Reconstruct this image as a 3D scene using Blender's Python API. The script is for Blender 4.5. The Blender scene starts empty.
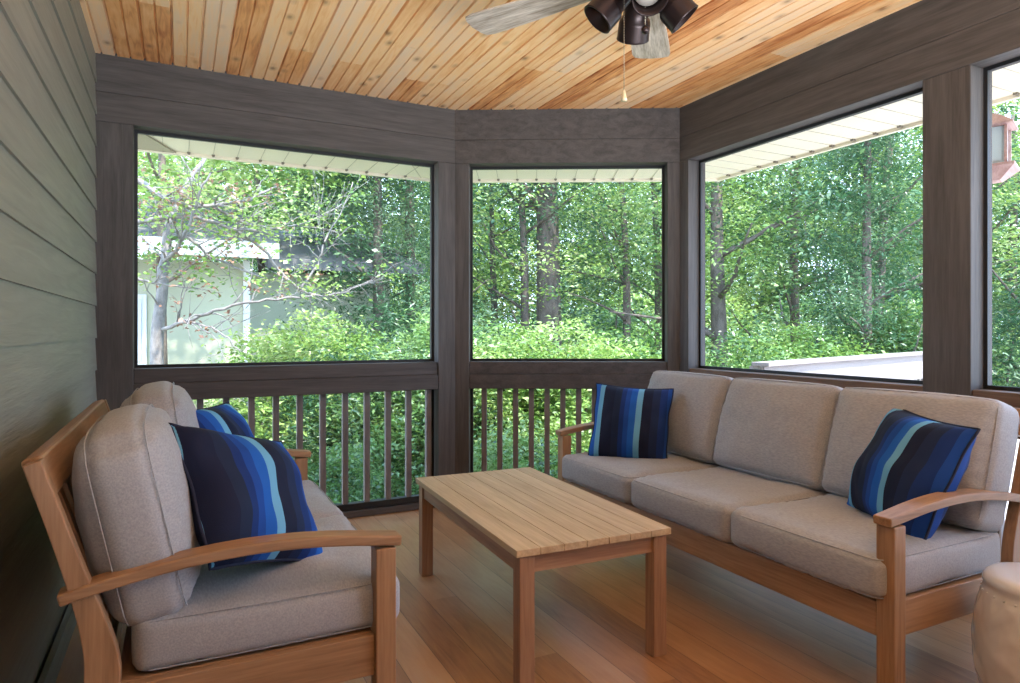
import bpy, bmesh, math, random
import numpy as np
from mathutils import Vector, Matrix, Euler, noise

S = bpy.context.scene
COL = S.collection
PI = math.pi
# ------------------------------------------------------------------ camera
F_PX = 662.0
YAW = math.atan(330 / 662)
EYE = 1.2
cam_d = bpy.data.cameras.new('camera')
cam = bpy.data.objects.new('camera', cam_d); COL.objects.link(cam)
cam.location = (0, 0, EYE)
cam.rotation_euler = (PI / 2, 0, -YAW)
cam_d.sensor_width = 36.0
cam_d.lens = 36.0 * F_PX / 1020
cam_d.shift_y = -11.5 / 1020
cam_d.clip_start = 0.02; cam_d.clip_end = 400
S.camera = cam
# ------------------------------------------------------------------ sky, sun, exposure
W = bpy.data.worlds.new('sky'); S.world = W; W.use_nodes = True
wn = W.node_tree; wn.nodes.clear()
w_out = wn.nodes.new('ShaderNodeOutputWorld'); w_bg = wn.nodes.new('ShaderNodeBackground')
w_tc = wn.nodes.new('ShaderNodeTexCoord'); w_sep = wn.nodes.new('ShaderNodeSeparateXYZ'); w_r = wn.nodes.new('ShaderNodeValToRGB')
w_r.color_ramp.elements[0].position = 0.0; w_r.color_ramp.elements[0].color = (0.62, 0.78, 1.0, 1)
w_r.color_ramp.elements[1].position = 0.6; w_r.color_ramp.elements[1].color = (0.40, 0.62, 1.0, 1)
wn.links.new(w_tc.outputs['Generated'], w_sep.inputs[0]); wn.links.new(w_sep.outputs[2], w_r.inputs[0])
wn.links.new(w_r.outputs[0], w_bg.inputs[0]); wn.links.new(w_bg.outputs[0], w_out.inputs[0])
w_bg.inputs[1].default_value = 3.9
sun_d = bpy.data.lights.new('sun', 'SUN'); sun_d.energy = 6.5; sun_d.angle = math.radians(1.2); sun_d.color = (1.0, 0.95, 0.86)
sun = bpy.data.objects.new('sun', sun_d); COL.objects.link(sun)
SUN_DIR = Vector((-0.16, 0.52, -0.9)).normalized()
sun.rotation_euler = SUN_DIR.to_track_quat('-Z', 'Y').to_euler()
S.view_settings.view_transform = 'Standard'; S.view_settings.look = 'None'
S.view_settings.gamma = 1.0; S.view_settings.use_curve_mapping = False
S.view_settings.exposure = 1.0

# added fill lamp, low behind the viewer, aimed up to brighten the ceiling
al = bpy.data.lights.new('ceiling_fill', 'AREA'); al.shape = 'RECTANGLE'; al.size = 3.2; al.size_y = 1.0; al.energy = 78; al.color = (0.84, 0.91, 1.0); al.spread = math.radians(95)
alo = bpy.data.objects.new('ceiling_fill', al); COL.objects.link(alo)
alo.location = (1.3, -1.5, 0.6); alo.rotation_euler = Vector((0.05, 0.85, 1.0)).to_track_quat('-Z', 'Z').to_euler()

# ------------------------------------------------------------------ helpers
FW = Vector((math.sin(YAW), math.cos(YAW), 0)); RT = Vector((math.cos(YAW), -math.sin(YAW), 0))
def at(u, d, v=None, z=0.0):
    """a place d metres in front of the eye on the line through column u"""
    p = FW * d + RT * ((u - 510) / F_PX * d)
    p.z = z if v is None else EYE + (330 - v) * d / F_PX
    return p

def tag(o, label=None, cat=None, group=None, kind=None):
    if label: o['label'] = label
    if cat: o['category'] = cat
    if group: o['group'] = group
    if kind: o['kind'] = kind
    return o
def thing(name, label, cat, loc=(0, 0, 0), rz=0.0, group=None, rot=None):
    o = bpy.data.objects.new(name, None); COL.objects.link(o)
    o.empty_display_size = 0.1
    o.location = loc; o.rotation_euler = rot if rot else (0, 0, rz)
    return tag(o, label, cat, group)

class MB:
    """collects boxes, prisms, tubes and lathes into one mesh"""
    def __init__(s): s.v = []; s.f = []; s.sm = []
    def add(s, verts, faces, smooth=False):
        b = len(s.v); s.v += [tuple(p) for p in verts]
        for f in faces: s.f.append([i + b for i in f]); s.sm.append(smooth)
        return s
    def box(s, x0, x1, y0, y1, z0, z1, M=None):
        v = [Vector(p) for p in ((x0,y0,z0),(x1,y0,z0),(x1,y1,z0),(x0,y1,z0),(x0,y0,z1),(x1,y0,z1),(x1,y1,z1),(x0,y1,z1))]
        if M: v = [M @ p for p in v]
        return s.add(v, [(0,3,2,1),(4,5,6,7),(0,1,5,4),(1,2,6,5),(2,3,7,6),(3,0,4,7)])
    def prism(s, poly, z0, z1):
        n = len(poly)
        a = sum(poly[i][0]*poly[(i+1)%n][1]-poly[(i+1)%n][0]*poly[i][1] for i in range(n))
        if a < 0: poly = poly[::-1]
        v = [(p[0], p[1], z0) for p in poly] + [(p[0], p[1], z1) for p in poly]
        return s.add(v, [tuple(range(n))[::-1], tuple(range(n, 2*n))] + [(i, (i+1)%n, n+(i+1)%n, n+i) for i in range(n)])
    def sweep(s, path, halfw, halft, side=Vector((0,1,0)), smooth=False):
        """rectangular section swept on path (list of Vector); side = width direction; halfw/halft may be lists"""
        n = len(path); vs = []
        for i, p in enumerate(path):
            t = (path[min(i+1, n-1)] - path[max(i-1, 0)]).normalized()
            sd = (side - t * side.dot(t)).normalized(); up = t.cross(sd).normalized()
            w = halfw[i] if isinstance(halfw, (list, tuple)) else halfw
            h = halft[i] if isinstance(halft, (list, tuple)) else halft
            vs += [p + sd*w + up*h, p - sd*w + up*h, p - sd*w - up*h, p + sd*w - up*h]
        fs = [(0,1,2,3), tuple(4*(n-1)+k for k in (3,2,1,0))]
        for i in range(n-1):
            for k in range(4):
                a = 4*i+k; b = 4*i+(k+1)%4
                fs.append((a, a+4, b+4, b))
        return s.add(vs, fs, smooth)
    def tube(s, path, r, seg=8, closed=False, smooth=True):
        n = len(path); vs = []
        ref = Vector((0, 0, 1))
        for i, p in enumerate(path):
            if closed: t = (path[(i+1)%n] - path[i-1]).normalized()
            else: t = (path[min(i+1, n-1)] - path[max(i-1, 0)]).normalized()
            rf = ref if abs(t.z) < 0.92 else Vector((1, 0, 0))
            a = t.cross(rf).normalized(); b = t.cross(a)
            rr = r[i] if isinstance(r, (list, tuple)) else r
            vs += [p + (a*math.cos(2*PI*k/seg) + b*math.sin(2*PI*k/seg))*rr for k in range(seg)]
        fs = []
        for i in range(n if closed else n-1):
            j = (i+1) % n
            for k in range(seg):
                fs.append((i*seg+k, i*seg+(k+1)%seg, j*seg+(k+1)%seg, j*seg+k))
        if not closed: fs += [tuple(range(seg))[::-1], tuple((n-1)*seg+k for k in range(seg))]
        return s.add(vs, fs, smooth)
    def lathe(s, prof, seg=32, M=None, fn=None, smooth=True):
        """prof: list of (r, z); closes at r=0"""
        vs = []
        for (r, z) in prof:
            for k in range(seg):
                a = 2*PI*k/seg; rr = r + (fn(a, z, r) if fn else 0)
                p = Vector((rr*math.cos(a), rr*math.sin(a), z)); vs.append(M @ p if M else p)
        fs = []
        for i in range(len(prof)-1):
            for k in range(seg):
                fs.append((i*seg+k, i*seg+(k+1)%seg, (i+1)*seg+(k+1)%seg, (i+1)*seg+k))
        return s.add(vs, fs, smooth)
    def ball(s, c, r, seg=10, sc=(1,1,1)):
        prof = [(r*math.sin(PI*i/seg)*1.0, -r*math.cos(PI*i/seg)) for i in range(seg+1)]
        prof = [(max(a, 1e-5), b) for a, b in prof]
        return s.lathe(prof, seg*2, Matrix.Translation(c) @ Matrix.Diagonal((sc[0], sc[1], sc[2], 1)))
    def build(s, name, m, parent=None, bevel=0, loc=None, rot=None):
        me = bpy.data.meshes.new(name); me.from_pydata(s.v, [], s.f); me.update()
        me.polygons.foreach_set('use_smooth', s.sm)
        o = bpy.data.objects.new(name, me); COL.objects.link(o)
        if m: me.materials.append(m)
        if parent: o.parent = parent
        if loc is not None: o.location = loc
        if rot is not None: o.rotation_euler = rot
        if bevel:
            b = o.modifiers.new('bevel', 'BEVEL'); b.width = bevel; b.segments = 2; b.limit_method = 'ANGLE'
            b.angle_limit = math.radians(40); b.harden_normals = False
        return o
def struct(o): o['kind'] = 'structure'; return o
def copy_tree(o, parent=None, loc=None):
    c = o.copy(); COL.objects.link(c); c.parent = parent
    if loc is not None: c.location = loc
    for ch in [k for k in o.children]: copy_tree(ch, c)
    return c

# ------------------------------------------------------------------ materials
def mat(name):
    m = bpy.data.materials.new(name); m.use_nodes = True
    nt = m.node_tree; b = nt.nodes['Principled BSDF']
    return m, nt, b
def N(nt, t, **kw):
    n = nt.nodes.new(t)
    for k, v in kw.items(): setattr(n, k, v)
    return n
def ramp(nt, stops, interp='LINEAR'):
    r = N(nt, 'ShaderNodeValToRGB'); cr = r.color_ramp; cr.interpolation = interp
    while len(cr.elements) < len(stops): cr.elements.new(0.5)
    for e, (p, c) in zip(cr.elements, stops): e.position = p; e.color = (*c, 1)
    return r
def math_n(nt, op, a, b=None):
    n = N(nt, 'ShaderNodeMath', operation=op)
    for i, x in enumerate((a, b)):
        if x is None: continue
        if isinstance(x, (int, float)): n.inputs[i].default_value = x
        else: nt.links.new(x, n.inputs[i])
    return n.outputs[0]
def bump(nt, b, h, strength=0.3, dist=0.002):
    bn = N(nt, 'ShaderNodeBump'); bn.inputs['Strength'].default_value = strength; bn.inputs['Distance'].default_value = dist
    nt.links.new(h, bn.inputs['Height']); nt.links.new(bn.outputs[0], b.inputs['Normal'])
def plain(name, c, rough=0.6, metal=0.0, spec=0.5, coat=0.0):
    m, nt, b = mat(name)
    b.inputs['Base Color'].default_value = (*c, 1); b.inputs['Roughness'].default_value = rough
    b.inputs['Metallic'].default_value = metal; b.inputs['Specular IOR Level'].default_value = spec
    b.inputs['Coat Weight'].default_value = coat
    return m
def wood(name, c0, c1, axis=0, rough=0.5, scale=9.0, stretch=0.06, bstr=0.25, knots=0.0, spec=0.4):
    m, nt, b = mat(name); L = nt.links
    tc = N(nt, 'ShaderNodeTexCoord'); mp = N(nt, 'ShaderNodeMapping')
    sc = [1.0, 1.0, 1.0]; sc[axis] = stretch
    mp.inputs['Scale'].default_value = sc; L.new(tc.outputs['Object'], mp.inputs[0])
    n1 = N(nt, 'ShaderNodeTexNoise'); n1.inputs['Scale'].default_value = scale*2.2; n1.inputs['Detail'].default_value = 7; n1.inputs['Distortion'].default_value = 0.8
    n2 = N(nt, 'ShaderNodeTexNoise'); n2.inputs['Scale'].default_value = scale*14; n2.inputs['Detail'].default_value = 4
    L.new(mp.outputs[0], n1.inputs['Vector']); L.new(mp.outputs[0], n2.inputs['Vector'])
    mix = math_n(nt, 'ADD', math_n(nt, 'MULTIPLY', n1.outputs[0], 0.65), math_n(nt, 'MULTIPLY', n2.outputs[0], 0.35))
    r = ramp(nt, [(0.34, c0), (0.64, c1)]); L.new(mix, r.inputs[0])
    L.new(r.outputs[0], b.inputs['Base Color']); b.inputs['Roughness'].default_value = rough
    b.inputs['Specular IOR Level'].default_value = spec
    bump(nt, b, mix, bstr, 0.002)
    return m
def sc3(c, k): return tuple(min(x*k, 1) for x in c)

TEAK0, TEAK1 = (0.22, 0.115, 0.055), (0.41, 0.235, 0.125)
TEAK = [wood('teak_%s' % 'xyz'[a], TEAK0, TEAK1, a, rough=0.42) for a in range(3)]
TABLE0, TABLE1 = (0.40, 0.27, 0.14), (0.60, 0.44, 0.26)
TABLE_TOP = wood('weathered_teak_top', TABLE0, TABLE1, 1, rough=0.5)
TABLE_END = [wood('table_teak_%s' % 'xyz'[a], (0.25, 0.125, 0.07), (0.42, 0.24, 0.135), a, rough=0.5) for a in range(3)]
POST0, POST1 = (0.052, 0.045, 0.042), (0.100, 0.088, 0.082)
POST = [wood('stained_post_%s' % 'xyz'[a], POST0, POST1, a, rough=0.62, scale=12, bstr=0.5) for a in range(3)]
RAIL = [wood('stained_rail_%s' % 'xyz'[a], (0.05, 0.042, 0.039), (0.095, 0.08, 0.075), a, rough=0.6, scale=12, bstr=0.4) for a in range(3)]
RAIL_C = wood('lit_brown_sill_rail', (0.10, 0.062, 0.042), (0.18, 0.118, 0.085), 1, rough=0.6, scale=12)  # rail stain made lighter and browner: light put into the colour
BALUSTER = wood('baluster_stain', (0.13, 0.112, 0.108), (0.22, 0.19, 0.185), 2, rough=0.6, scale=12)
BLACK = plain('black_screen_frame', (0.012, 0.012, 0.013), 0.5)
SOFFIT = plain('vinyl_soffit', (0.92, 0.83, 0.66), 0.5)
JOINT_PALE = plain('soffit_joint_pale', (0.50, 0.44, 0.34), 0.6)
JOINT = plain('soffit_joint', (0.22, 0.19, 0.14), 0.7)
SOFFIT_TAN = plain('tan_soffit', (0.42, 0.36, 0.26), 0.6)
BRONZE = plain('bronze_fan_metal', (0.030, 0.018, 0.017), 0.36, 0.6)
BLADE = wood('whitewashed_blade', (0.20, 0.15, 0.11), (0.66, 0.58, 0.49), 0, rough=0.45, scale=14, stretch=0.10)

def siding_mat():
    m, nt, b = mat('grey_green_siding'); L = nt.links
    tc = N(nt, 'ShaderNodeTexCoord'); mp = N(nt, 'ShaderNodeMapping'); mp.inputs['Scale'].default_value = (1, 0.07, 1)
    L.new(tc.outputs['Object'], mp.inputs[0])
    n1 = N(nt, 'ShaderNodeTexNoise'); n1.inputs['Scale'].default_value = 26; n1.inputs['Detail'].default_value = 6; n1.inputs['Distortion'].default_value = 1.2
    n2 = N(nt, 'ShaderNodeTexNoise'); n2.inputs['Scale'].default_value = 140; L.new(mp.outputs[0], n1.inputs['Vector']); L.new(mp.outputs[0], n2.inputs['Vector'])
    r = ramp(nt, [(0.3, (0.195, 0.188, 0.155)), (0.7, (0.25, 0.242, 0.20))]); L.new(n1.outputs[0], r.inputs[0])
    L.new(r.outputs[0], b.inputs['Base Color']); b.inputs['Roughness'].default_value = 0.55
    bump(nt, b, math_n(nt, 'ADD', n1.outputs[0], math_n(nt, 'MULTIPLY', n2.outputs[0], 0.6)), 0.6, 0.003)
    return m
SIDING = siding_mat()

def plank_mat(name, width, stops, length=2.4, rough=0.4, knots=True, x0=0.0, gap=0.0, bstr=0.2, coat=0.0):
    """boards running along y, a tone for each board length, grain and knots"""
    m, nt, b = mat(name); L = nt.links
    tc = N(nt, 'ShaderNodeTexCoord'); sep = N(nt, 'ShaderNodeSeparateXYZ'); L.new(tc.outputs['Object'], sep.inputs[0])
    xs = math_n(nt, 'DIVIDE', math_n(nt, 'SUBTRACT', sep.outputs[0], x0), width)
    ix = math_n(nt, 'FLOOR', xs)
    wn1 = N(nt, 'ShaderNodeTexWhiteNoise', noise_dimensions='1D'); L.new(ix, wn1.inputs['W'])
    ys = math_n(nt, 'DIVIDE', math_n(nt, 'ADD', sep.outputs[1], math_n(nt, 'MULTIPLY', wn1.outputs[0], 9.0)), length)
    iy = math_n(nt, 'FLOOR', ys)
    cmb = N(nt, 'ShaderNodeCombineXYZ'); L.new(ix, cmb.inputs[0]); L.new(iy, cmb.inputs[1])
    wn2 = N(nt, 'ShaderNodeTexWhiteNoise', noise_dimensions='3D'); L.new(cmb.outputs[0], wn2.inputs['Vector'])
    # grain, offset per board
    off = N(nt, 'ShaderNodeVectorMath', operation='SCALE'); L.new(wn2.outputs['Color'], off.inputs[0]); off.inputs['Scale'].default_value = 7
    add = N(nt, 'ShaderNodeVectorMath', operation='ADD'); L.new(tc.outputs['Object'], add.inputs[0]); L.new(off.outputs[0], add.inputs[1])
    mp = N(nt, 'ShaderNodeMapping'); mp.inputs['Scale'].default_value = (1, 0.09, 1); L.new(add.outputs[0], mp.inputs[0])
    g = N(nt, 'ShaderNodeTexNoise'); g.inputs['Scale'].default_value = 34; g.inputs['Detail'].default_value = 6; g.inputs['Distortion'].default_value = 1.6
    L.new(mp.outputs[0], g.inputs['Vector'])
    mp2 = N(nt, 'ShaderNodeMapping'); mp2.inputs['Scale'].default_value = (1, 0.35, 1); L.new(add.outputs[0], mp2.inputs[0])
    bl = N(nt, 'ShaderNodeTexNoise'); bl.inputs['Scale'].default_value = 7; bl.inputs['Detail'].default_value = 5; L.new(mp2.outputs[0], bl.inputs['Vector'])
    tone = math_n(nt, 'ADD', math_n(nt, 'ADD', math_n(nt, 'MULTIPLY', wn2.outputs[0], 0.36), math_n(nt, 'MULTIPLY', g.outputs[0], 0.36)), math_n(nt, 'MULTIPLY', bl.outputs[0], 0.34))
    r = ramp(nt, stops); L.new(tone, r.inputs[0]); col = r.outputs[0]
    if knots:
        vo = N(nt, 'ShaderNodeTexVoronoi'); vo.inputs['Scale'].default_value = 8.0
        mp3 = N(nt, 'ShaderNodeMapping'); mp3.inputs['Scale'].default_value = (1, 0.62, 1); L.new(add.outputs[0], mp3.inputs[0]); L.new(mp3.outputs[0], vo.inputs['Vector'])
        kr = ramp(nt, [(0.05, (1, 1, 1)), (0.12, (0.4, 0.4, 0.4)), (0.24, (0, 0, 0))]); L.new(vo.outputs['Distance'], kr.inputs[0])
        mx = N(nt, 'ShaderNodeMix', data_type='RGBA'); L.new(math_n(nt, 'MULTIPLY', kr.outputs[0], 0.75), mx.inputs[0]); L.new(col, mx.inputs[6]); mx.inputs[7].default_value = (*sc3(stops[0][1], 0.45), 1)
        col = mx.outputs[2]
    if gap:
        fr = math_n(nt, 'FRACT', xs); e = math_n(nt, 'MINIMUM', fr, math_n(nt, 'SUBTRACT', 1.0, fr))
        ln = math_n(nt, 'LESS_THAN', e, gap)
        mx = N(nt, 'ShaderNodeMix', data_type='RGBA'); L.new(math_n(nt, 'MULTIPLY', ln, 0.7), mx.inputs[0]); L.new(col, mx.inputs[6]); mx.inputs[7].default_value = (*sc3(stops[0][1], 0.3), 1)
        col = mx.outputs[2]
    L.new(col, b.inputs['Base Color']); b.inputs['Roughness'].default_value = rough
    b.inputs['Coat Weight'].default_value = coat; b.inputs['Coat Roughness'].default_value = 0.25
    bump(nt, b, g.outputs[0], bstr, 0.002)
    return m
CEIL = plank_mat('pine_bead_board', 0.138, [(0.30, (0.42, 0.13, 0.035)), (0.43, (0.76, 0.36, 0.13)), (0.58, (0.90, 0.56, 0.28)), (0.74, (0.80, 0.57, 0.38))], x0=-0.313, rough=0.45)
FLOOR = plank_mat('oiled_floor_boards', 0.137, [(0.26, (0.22, 0.10, 0.045)), (0.48, (0.38, 0.19, 0.085)), (0.66, (0.46, 0.26, 0.13)), (0.85, (0.44, 0.31, 0.20))], length=4.0, rough=0.36, gap=0.010, knots=False, x0=0.02, coat=0.15)

def fabric(name, c0, c1):
    m, nt, b = mat(name); L = nt.links
    tc = N(nt, 'ShaderNodeTexCoord'); n1 = N(nt, 'ShaderNodeTexNoise'); n1.inputs['Scale'].default_value = 240; n1.inputs['Detail'].default_value = 3
    mp = N(nt, 'ShaderNodeMapping'); mp.inputs['Scale'].default_value = (1, 0.25, 1); L.new(tc.outputs['Object'], mp.inputs[0]); L.new(mp.outputs[0], n1.inputs['Vector'])
    n2 = N(nt, 'ShaderNodeTexNoise'); n2.inputs['Scale'].default_value = 9; n2.inputs['Detail'].default_value = 4; L.new(tc.outputs['Object'], n2.inputs['Vector'])
    r = ramp(nt, [(0.3, c0), (0.7, c1)]); L.new(n1.outputs[0], r.inputs[0]); L.new(r.outputs[0], b.inputs['Base Color'])
    b.inputs['Roughness'].default_value = 0.9; b.inputs['Specular IOR Level'].default_value = 0.2; b.inputs['Sheen Weight'].default_value = 0.15
    bump(nt, b, math_n(nt, 'ADD', math_n(nt, 'MULTIPLY', n1.outputs[0], 0.12), n2.outputs[0]), 0.35, 0.008)
    return m
CUSH = fabric('oatmeal_canvas', (0.29, 0.293, 0.308), (0.39, 0.392, 0.41))
def stripes_mat(off):
    m, nt, b = mat('blue_striped_canvas_%d' % int(off*100)); L = nt.links
    tc = N(nt, 'ShaderNodeTexCoord'); sep = N(nt, 'ShaderNodeSeparateXYZ'); L.new(tc.outputs['Object'], sep.inputs[0])
    t = math_n(nt, 'FRACT', math_n(nt, 'ADD', math_n(nt, 'DIVIDE', sep.outputs[0], 0.44), 0.5 + off))
    bl = (0.010, 0.10, 0.42); lt = (0.13, 0.36, 0.56); nv = (0.006, 0.010, 0.035); db = (0.006, 0.028, 0.14); mb = (0.008, 0.055, 0.27)
    r = ramp(nt, [(0.0, bl), (0.09, lt), (0.155, nv), (0.30, (0.009, 0.018, 0.05)), (0.385, db), (0.44, mb), (0.50, bl), (0.575, lt), (0.645, nv), (0.76, (0.009, 0.02, 0.065)), (0.85, db), (0.93, mb)], 'CONSTANT')
    L.new(t, r.inputs[0]); L.new(r.outputs[0], b.inputs['Base Color'])
    b.inputs['Roughness'].default_value = 0.8; b.inputs['Specular IOR Level'].default_value = 0.25
    n1 = N(nt, 'ShaderNodeTexNoise'); n1.inputs['Scale'].default_value = 300; L.new(tc.outputs['Object'], n1.inputs['Vector'])
    bump(nt, b, n1.outputs[0], 0.2, 0.002)
    return m
NAVY = plain('navy_piping', (0.008, 0.014, 0.045), 0.8)

def screen_mat():
    m = bpy.data.materials.new('insect_screen'); m.use_nodes = True; nt = m.node_tree; nt.nodes.clear(); L = nt.links
    o = N(nt, 'ShaderNodeOutputMaterial'); mx = N(nt, 'ShaderNodeMixShader'); tr = N(nt, 'ShaderNodeBsdfTransparent'); df = N(nt, 'ShaderNodeBsdfDiffuse')
    df.inputs[0].default_value = (0.16, 0.17, 0.18, 1); mx.inputs[0].default_value = 0.10
    L.new(tr.outputs[0], mx.inputs[1]); L.new(df.outputs[0], mx.inputs[2]); L.new(mx.outputs[0], o.inputs[0])
    return m
SCREEN = screen_mat()

def leaf_mat(name, cols, trans=0.38, gloss=0.06):
    m = bpy.data.materials.new(name); m.use_nodes = True; nt = m.node_tree; nt.nodes.clear(); L = nt.links
    o = N(nt, 'ShaderNodeOutputMaterial'); geo = N(nt, 'ShaderNodeNewGeometry')
    k = len(cols); r = ramp(nt, [(i/(k-1), c) for i, c in enumerate(cols)])
    tc = N(nt, 'ShaderNodeTexCoord'); oi = N(nt, 'ShaderNodeObjectInfo'); ad = N(nt, 'ShaderNodeVectorMath', operation='ADD')
    L.new(tc.outputs['Object'], ad.inputs[0]); L.new(oi.outputs['Location'], ad.inputs[1])
    nz = N(nt, 'ShaderNodeTexNoise'); nz.inputs['Scale'].default_value = 0.85; nz.inputs['Detail'].default_value = 2; L.new(ad.outputs[0], nz.inputs['Vector'])
    big = math_n(nt, 'MULTIPLY', math_n(nt, 'SUBTRACT', nz.outputs[0], 0.5), 3.2)
    L.new(math_n(nt, 'ADD', math_n(nt, 'ADD', math_n(nt, 'MULTIPLY', geo.outputs['Random Per Island'], 0.6), 0.18), big), r.inputs[0])
    d = N(nt, 'ShaderNodeBsdfDiffuse'); t = N(nt, 'ShaderNodeBsdfTranslucent'); g = N(nt, 'ShaderNodeBsdfGlossy'); g.inputs['Roughness'].default_value = 0.42
    L.new(r.outputs[0], d.inputs[0])
    hs = N(nt, 'ShaderNodeHueSaturation'); hs.inputs['Value'].default_value = 1.25; hs.inputs['Hue'].default_value = 0.485; L.new(r.outputs[0], hs.inputs['Color']); L.new(hs.outputs[0], t.inputs[0])
    m1 = N(nt, 'ShaderNodeMixShader'); m1.inputs[0].default_value = trans; L.new(d.outputs[0], m1.inputs[1]); L.new(t.outputs[0], m1.inputs[2])
    m2 = N(nt, 'ShaderNodeMixShader'); m2.inputs[0].default_value = gloss; L.new(m1.outputs[0], m2.inputs[1]); L.new(g.outputs[0], m2.inputs[2])
    L.new(m2.outputs[0], o.inputs[0])
    return m
LEAF_MID = leaf_mat('leaf_mid', [(0.037, 0.098, 0.029), (0.090, 0.197, 0.049), (0.164, 0.295, 0.074), (0.279, 0.394, 0.148)])
LEAF_LIGHT = leaf_mat('leaf_light', [(0.098, 0.205, 0.041), (0.197, 0.336, 0.066), (0.312, 0.443, 0.115), (0.426, 0.508, 0.246)])
LEAF_BLUE = leaf_mat('leaf_blue', [(0.029, 0.090, 0.041), (0.057, 0.148, 0.066), (0.123, 0.230, 0.107), (0.230, 0.344, 0.197)])
LEAF_BROWN = leaf_mat('leaf_dead', [(0.20, 0.10, 0.06), (0.34, 0.19, 0.12), (0.42, 0.27, 0.20)], 0.2)
BARK = wood('bark', (0.085, 0.065, 0.05), (0.20, 0.16, 0.13), 2, rough=0.9, scale=6, stretch=0.3, bstr=1.0)
BARK_PALE = wood('pale_bark', (0.15, 0.135, 0.125), (0.30, 0.275, 0.26), 2, rough=0.9, scale=8, stretch=0.5)

# ------------------------------------------------------------------ the porch shell
NODE = [Vector((-0.403, 4.207)), Vector((1.678, 4.207)), Vector((3.02, 3.49)), Vector((3.02, -2.6))]
ZC, ZH, ZJ = 2.70, 2.335, 2.495
def seg_frame(i):
    a, b = NODE[i], NODE[i+1]; t = (b - a).normalized(); return a, t, Vector((-t.y, t.x)), (b - a).length
def wp(i, s, d):
    a, t, n, _ = seg_frame(i); p = a + t*s + n*d; return (p.x, p.y)
def corner(i, d):
    """outward offset of node i, mitred"""
    if i == 0: return wp(0, 0, d)
    if i == 3: return wp(2, seg_frame(2)[3], d)
    n1 = seg_frame(i-1)[2]; n2 = seg_frame(i)[2]; bs = (n1 + n2).normalized(); k = d / bs.dot(n1)
    p = NODE[i] + bs*k; return (p.x, p.y)
def wbox(mb, i, s0, s1, z0, z1, d0, d1):
    mb.prism([wp(i, s0, d0), wp(i, s1, d0), wp(i, s1, d1), wp(i, s0, d1)], z0, z1)
TH = 0.14
# opening limits along each wall: (wall, s0, s1)
LA, LB, LC = (seg_frame(i)[3] for i in range(3))
OPEN = [(0, 0.171, 1.962), (1, 0.096, 1.440), (2, 0.082, 1.632), (2, 1.838, 3.39), (2, 3.59, 5.14)]
SIDE = ['back', 'corner', 'right']
GR = [0, 0, 1]
def gm(pal, i): return pal[[0, 0, 1][i]]

# walls: header boards + posts (one structural object per side, posts and boards as children)
wall = {}
for i, nm in enumerate(SIDE):
    o = bpy.data.objects.new('wall_' + nm, None); COL.objects.link(o); struct(o); wall[nm] = o
    L_ = seg_frame(i)[3]
    for (z0, z1, e, pn) in ((ZJ + 0.0008, ZC + 0.04, 0.0, 'header_board'), (ZH, ZJ - 0.0008, 0.0, 'header_board')):
        mb = MB()
        a, b = corner(i, e) if i else wp(0, -0.13, e), corner(i+1, e)
        c, d = corner(i+1, TH), corner(i, TH) if i else wp(0, -0.13, TH)
        mb.prism([a, b, c, d], z0, z1)
        mb.build(pn, gm(POST, i), o, bevel=0.002)
def post(name, poly, parent):
    MB().prism(poly, 0.0, ZH).build(name, POST[2], parent, bevel=0.004)
e = 0.0012
post('post', [wp(0, -0.13, e), wp(0, OPEN[0][1], e), wp(0, OPEN[0][1], TH), wp(0, -0.13, TH)], wall['back'])
post('post', [wp(0, OPEN[0][2], e), corner(1, e), wp(1, OPEN[1][1], e), wp(1, OPEN[1][1], TH), corner(1, TH), wp(0, OPEN[0][2], TH)], wall['corner'])
post('post', [wp(1, OPEN[1][2], e), corner(2, e), wp(2, OPEN[2][1], e), wp(2, OPEN[2][1], TH), corner(2, TH), wp(1, OPEN[1][2], TH)], wall['corner'])
for s0, s1 in ((OPEN[2][2], OPEN[3][1]), (OPEN[3][2], OPEN[4][1]), (OPEN[4][2], LC)):
    post('post', [wp(2, s0, e), wp(2, s1, e), wp(2, s1, TH), wp(2, s0, TH)], wall['right'])

# left wall: lapped boards
mb = MB(); EXP = 0.173; z = 1.157 - 7*EXP
WL = NODE[0].x
while z < ZC + 0.02:
    z0, z1 = max(z, 0.0), min(z + EXP, ZC + 0.04)
    k0 = 0.008*(1 - (z0 - z)/EXP); k1 = 0.008*(1 - (z1 - z)/EXP)
    ys = [-2.6, 4.207]
    v = [(WL-0.14, ys[0], z0), (WL-0.008+k0+0.001, ys[0], z0), (WL-0.008+k1, ys[0], z1), (WL-0.14, ys[0], z1)]
    v += [(p[0], ys[1], p[2]) for p in v]
    mb.add(v, [(0,1,2,3), (7,6,5,4), (1,5,6,2), (0,4,5,1), (2,6,7,3), (3,7,4,0)])
    z += EXP
struct(mb.build('wall_left', SIDING))
struct(MB().box(WL+0.004, WL+0.024, -2.6, 4.20, 0, 0.10).build('baseboard_left', SIDING, bevel=0.002))

# ceiling: grooved boards running away along y
mb = MB(); xs = []; zs = []
x = -0.313 - 0.138*1; pts = []
while x < 3.2:
    for c, w, dp in ((x, 0.007, 0.014), (x + 0.069, 0.005, 0.010)):
        pts += [(c - w, ZC), (c - w*0.4, ZC + dp), (c + w*0.4, ZC + dp), (c + w, ZC)]
    x += 0.138
n = len(pts); ya, yb = -2.7, 4.3
v = [(p[0], ya, p[1]) for p in pts] + [(p[0], yb, p[1]) for p in pts]
mb.add(v, [(k, k+n, k+n+1, k+1) for k in range(n-1)])
x0, x1 = pts[0][0], pts[-1][0]
mb.add([(x0, ya, ZC+0.06), (x1, ya, ZC+0.06), (x1, yb, ZC+0.06), (x0, yb, ZC+0.06)], [(0, 1, 2, 3)])
struct(mb.build('ceiling', CEIL))
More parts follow.
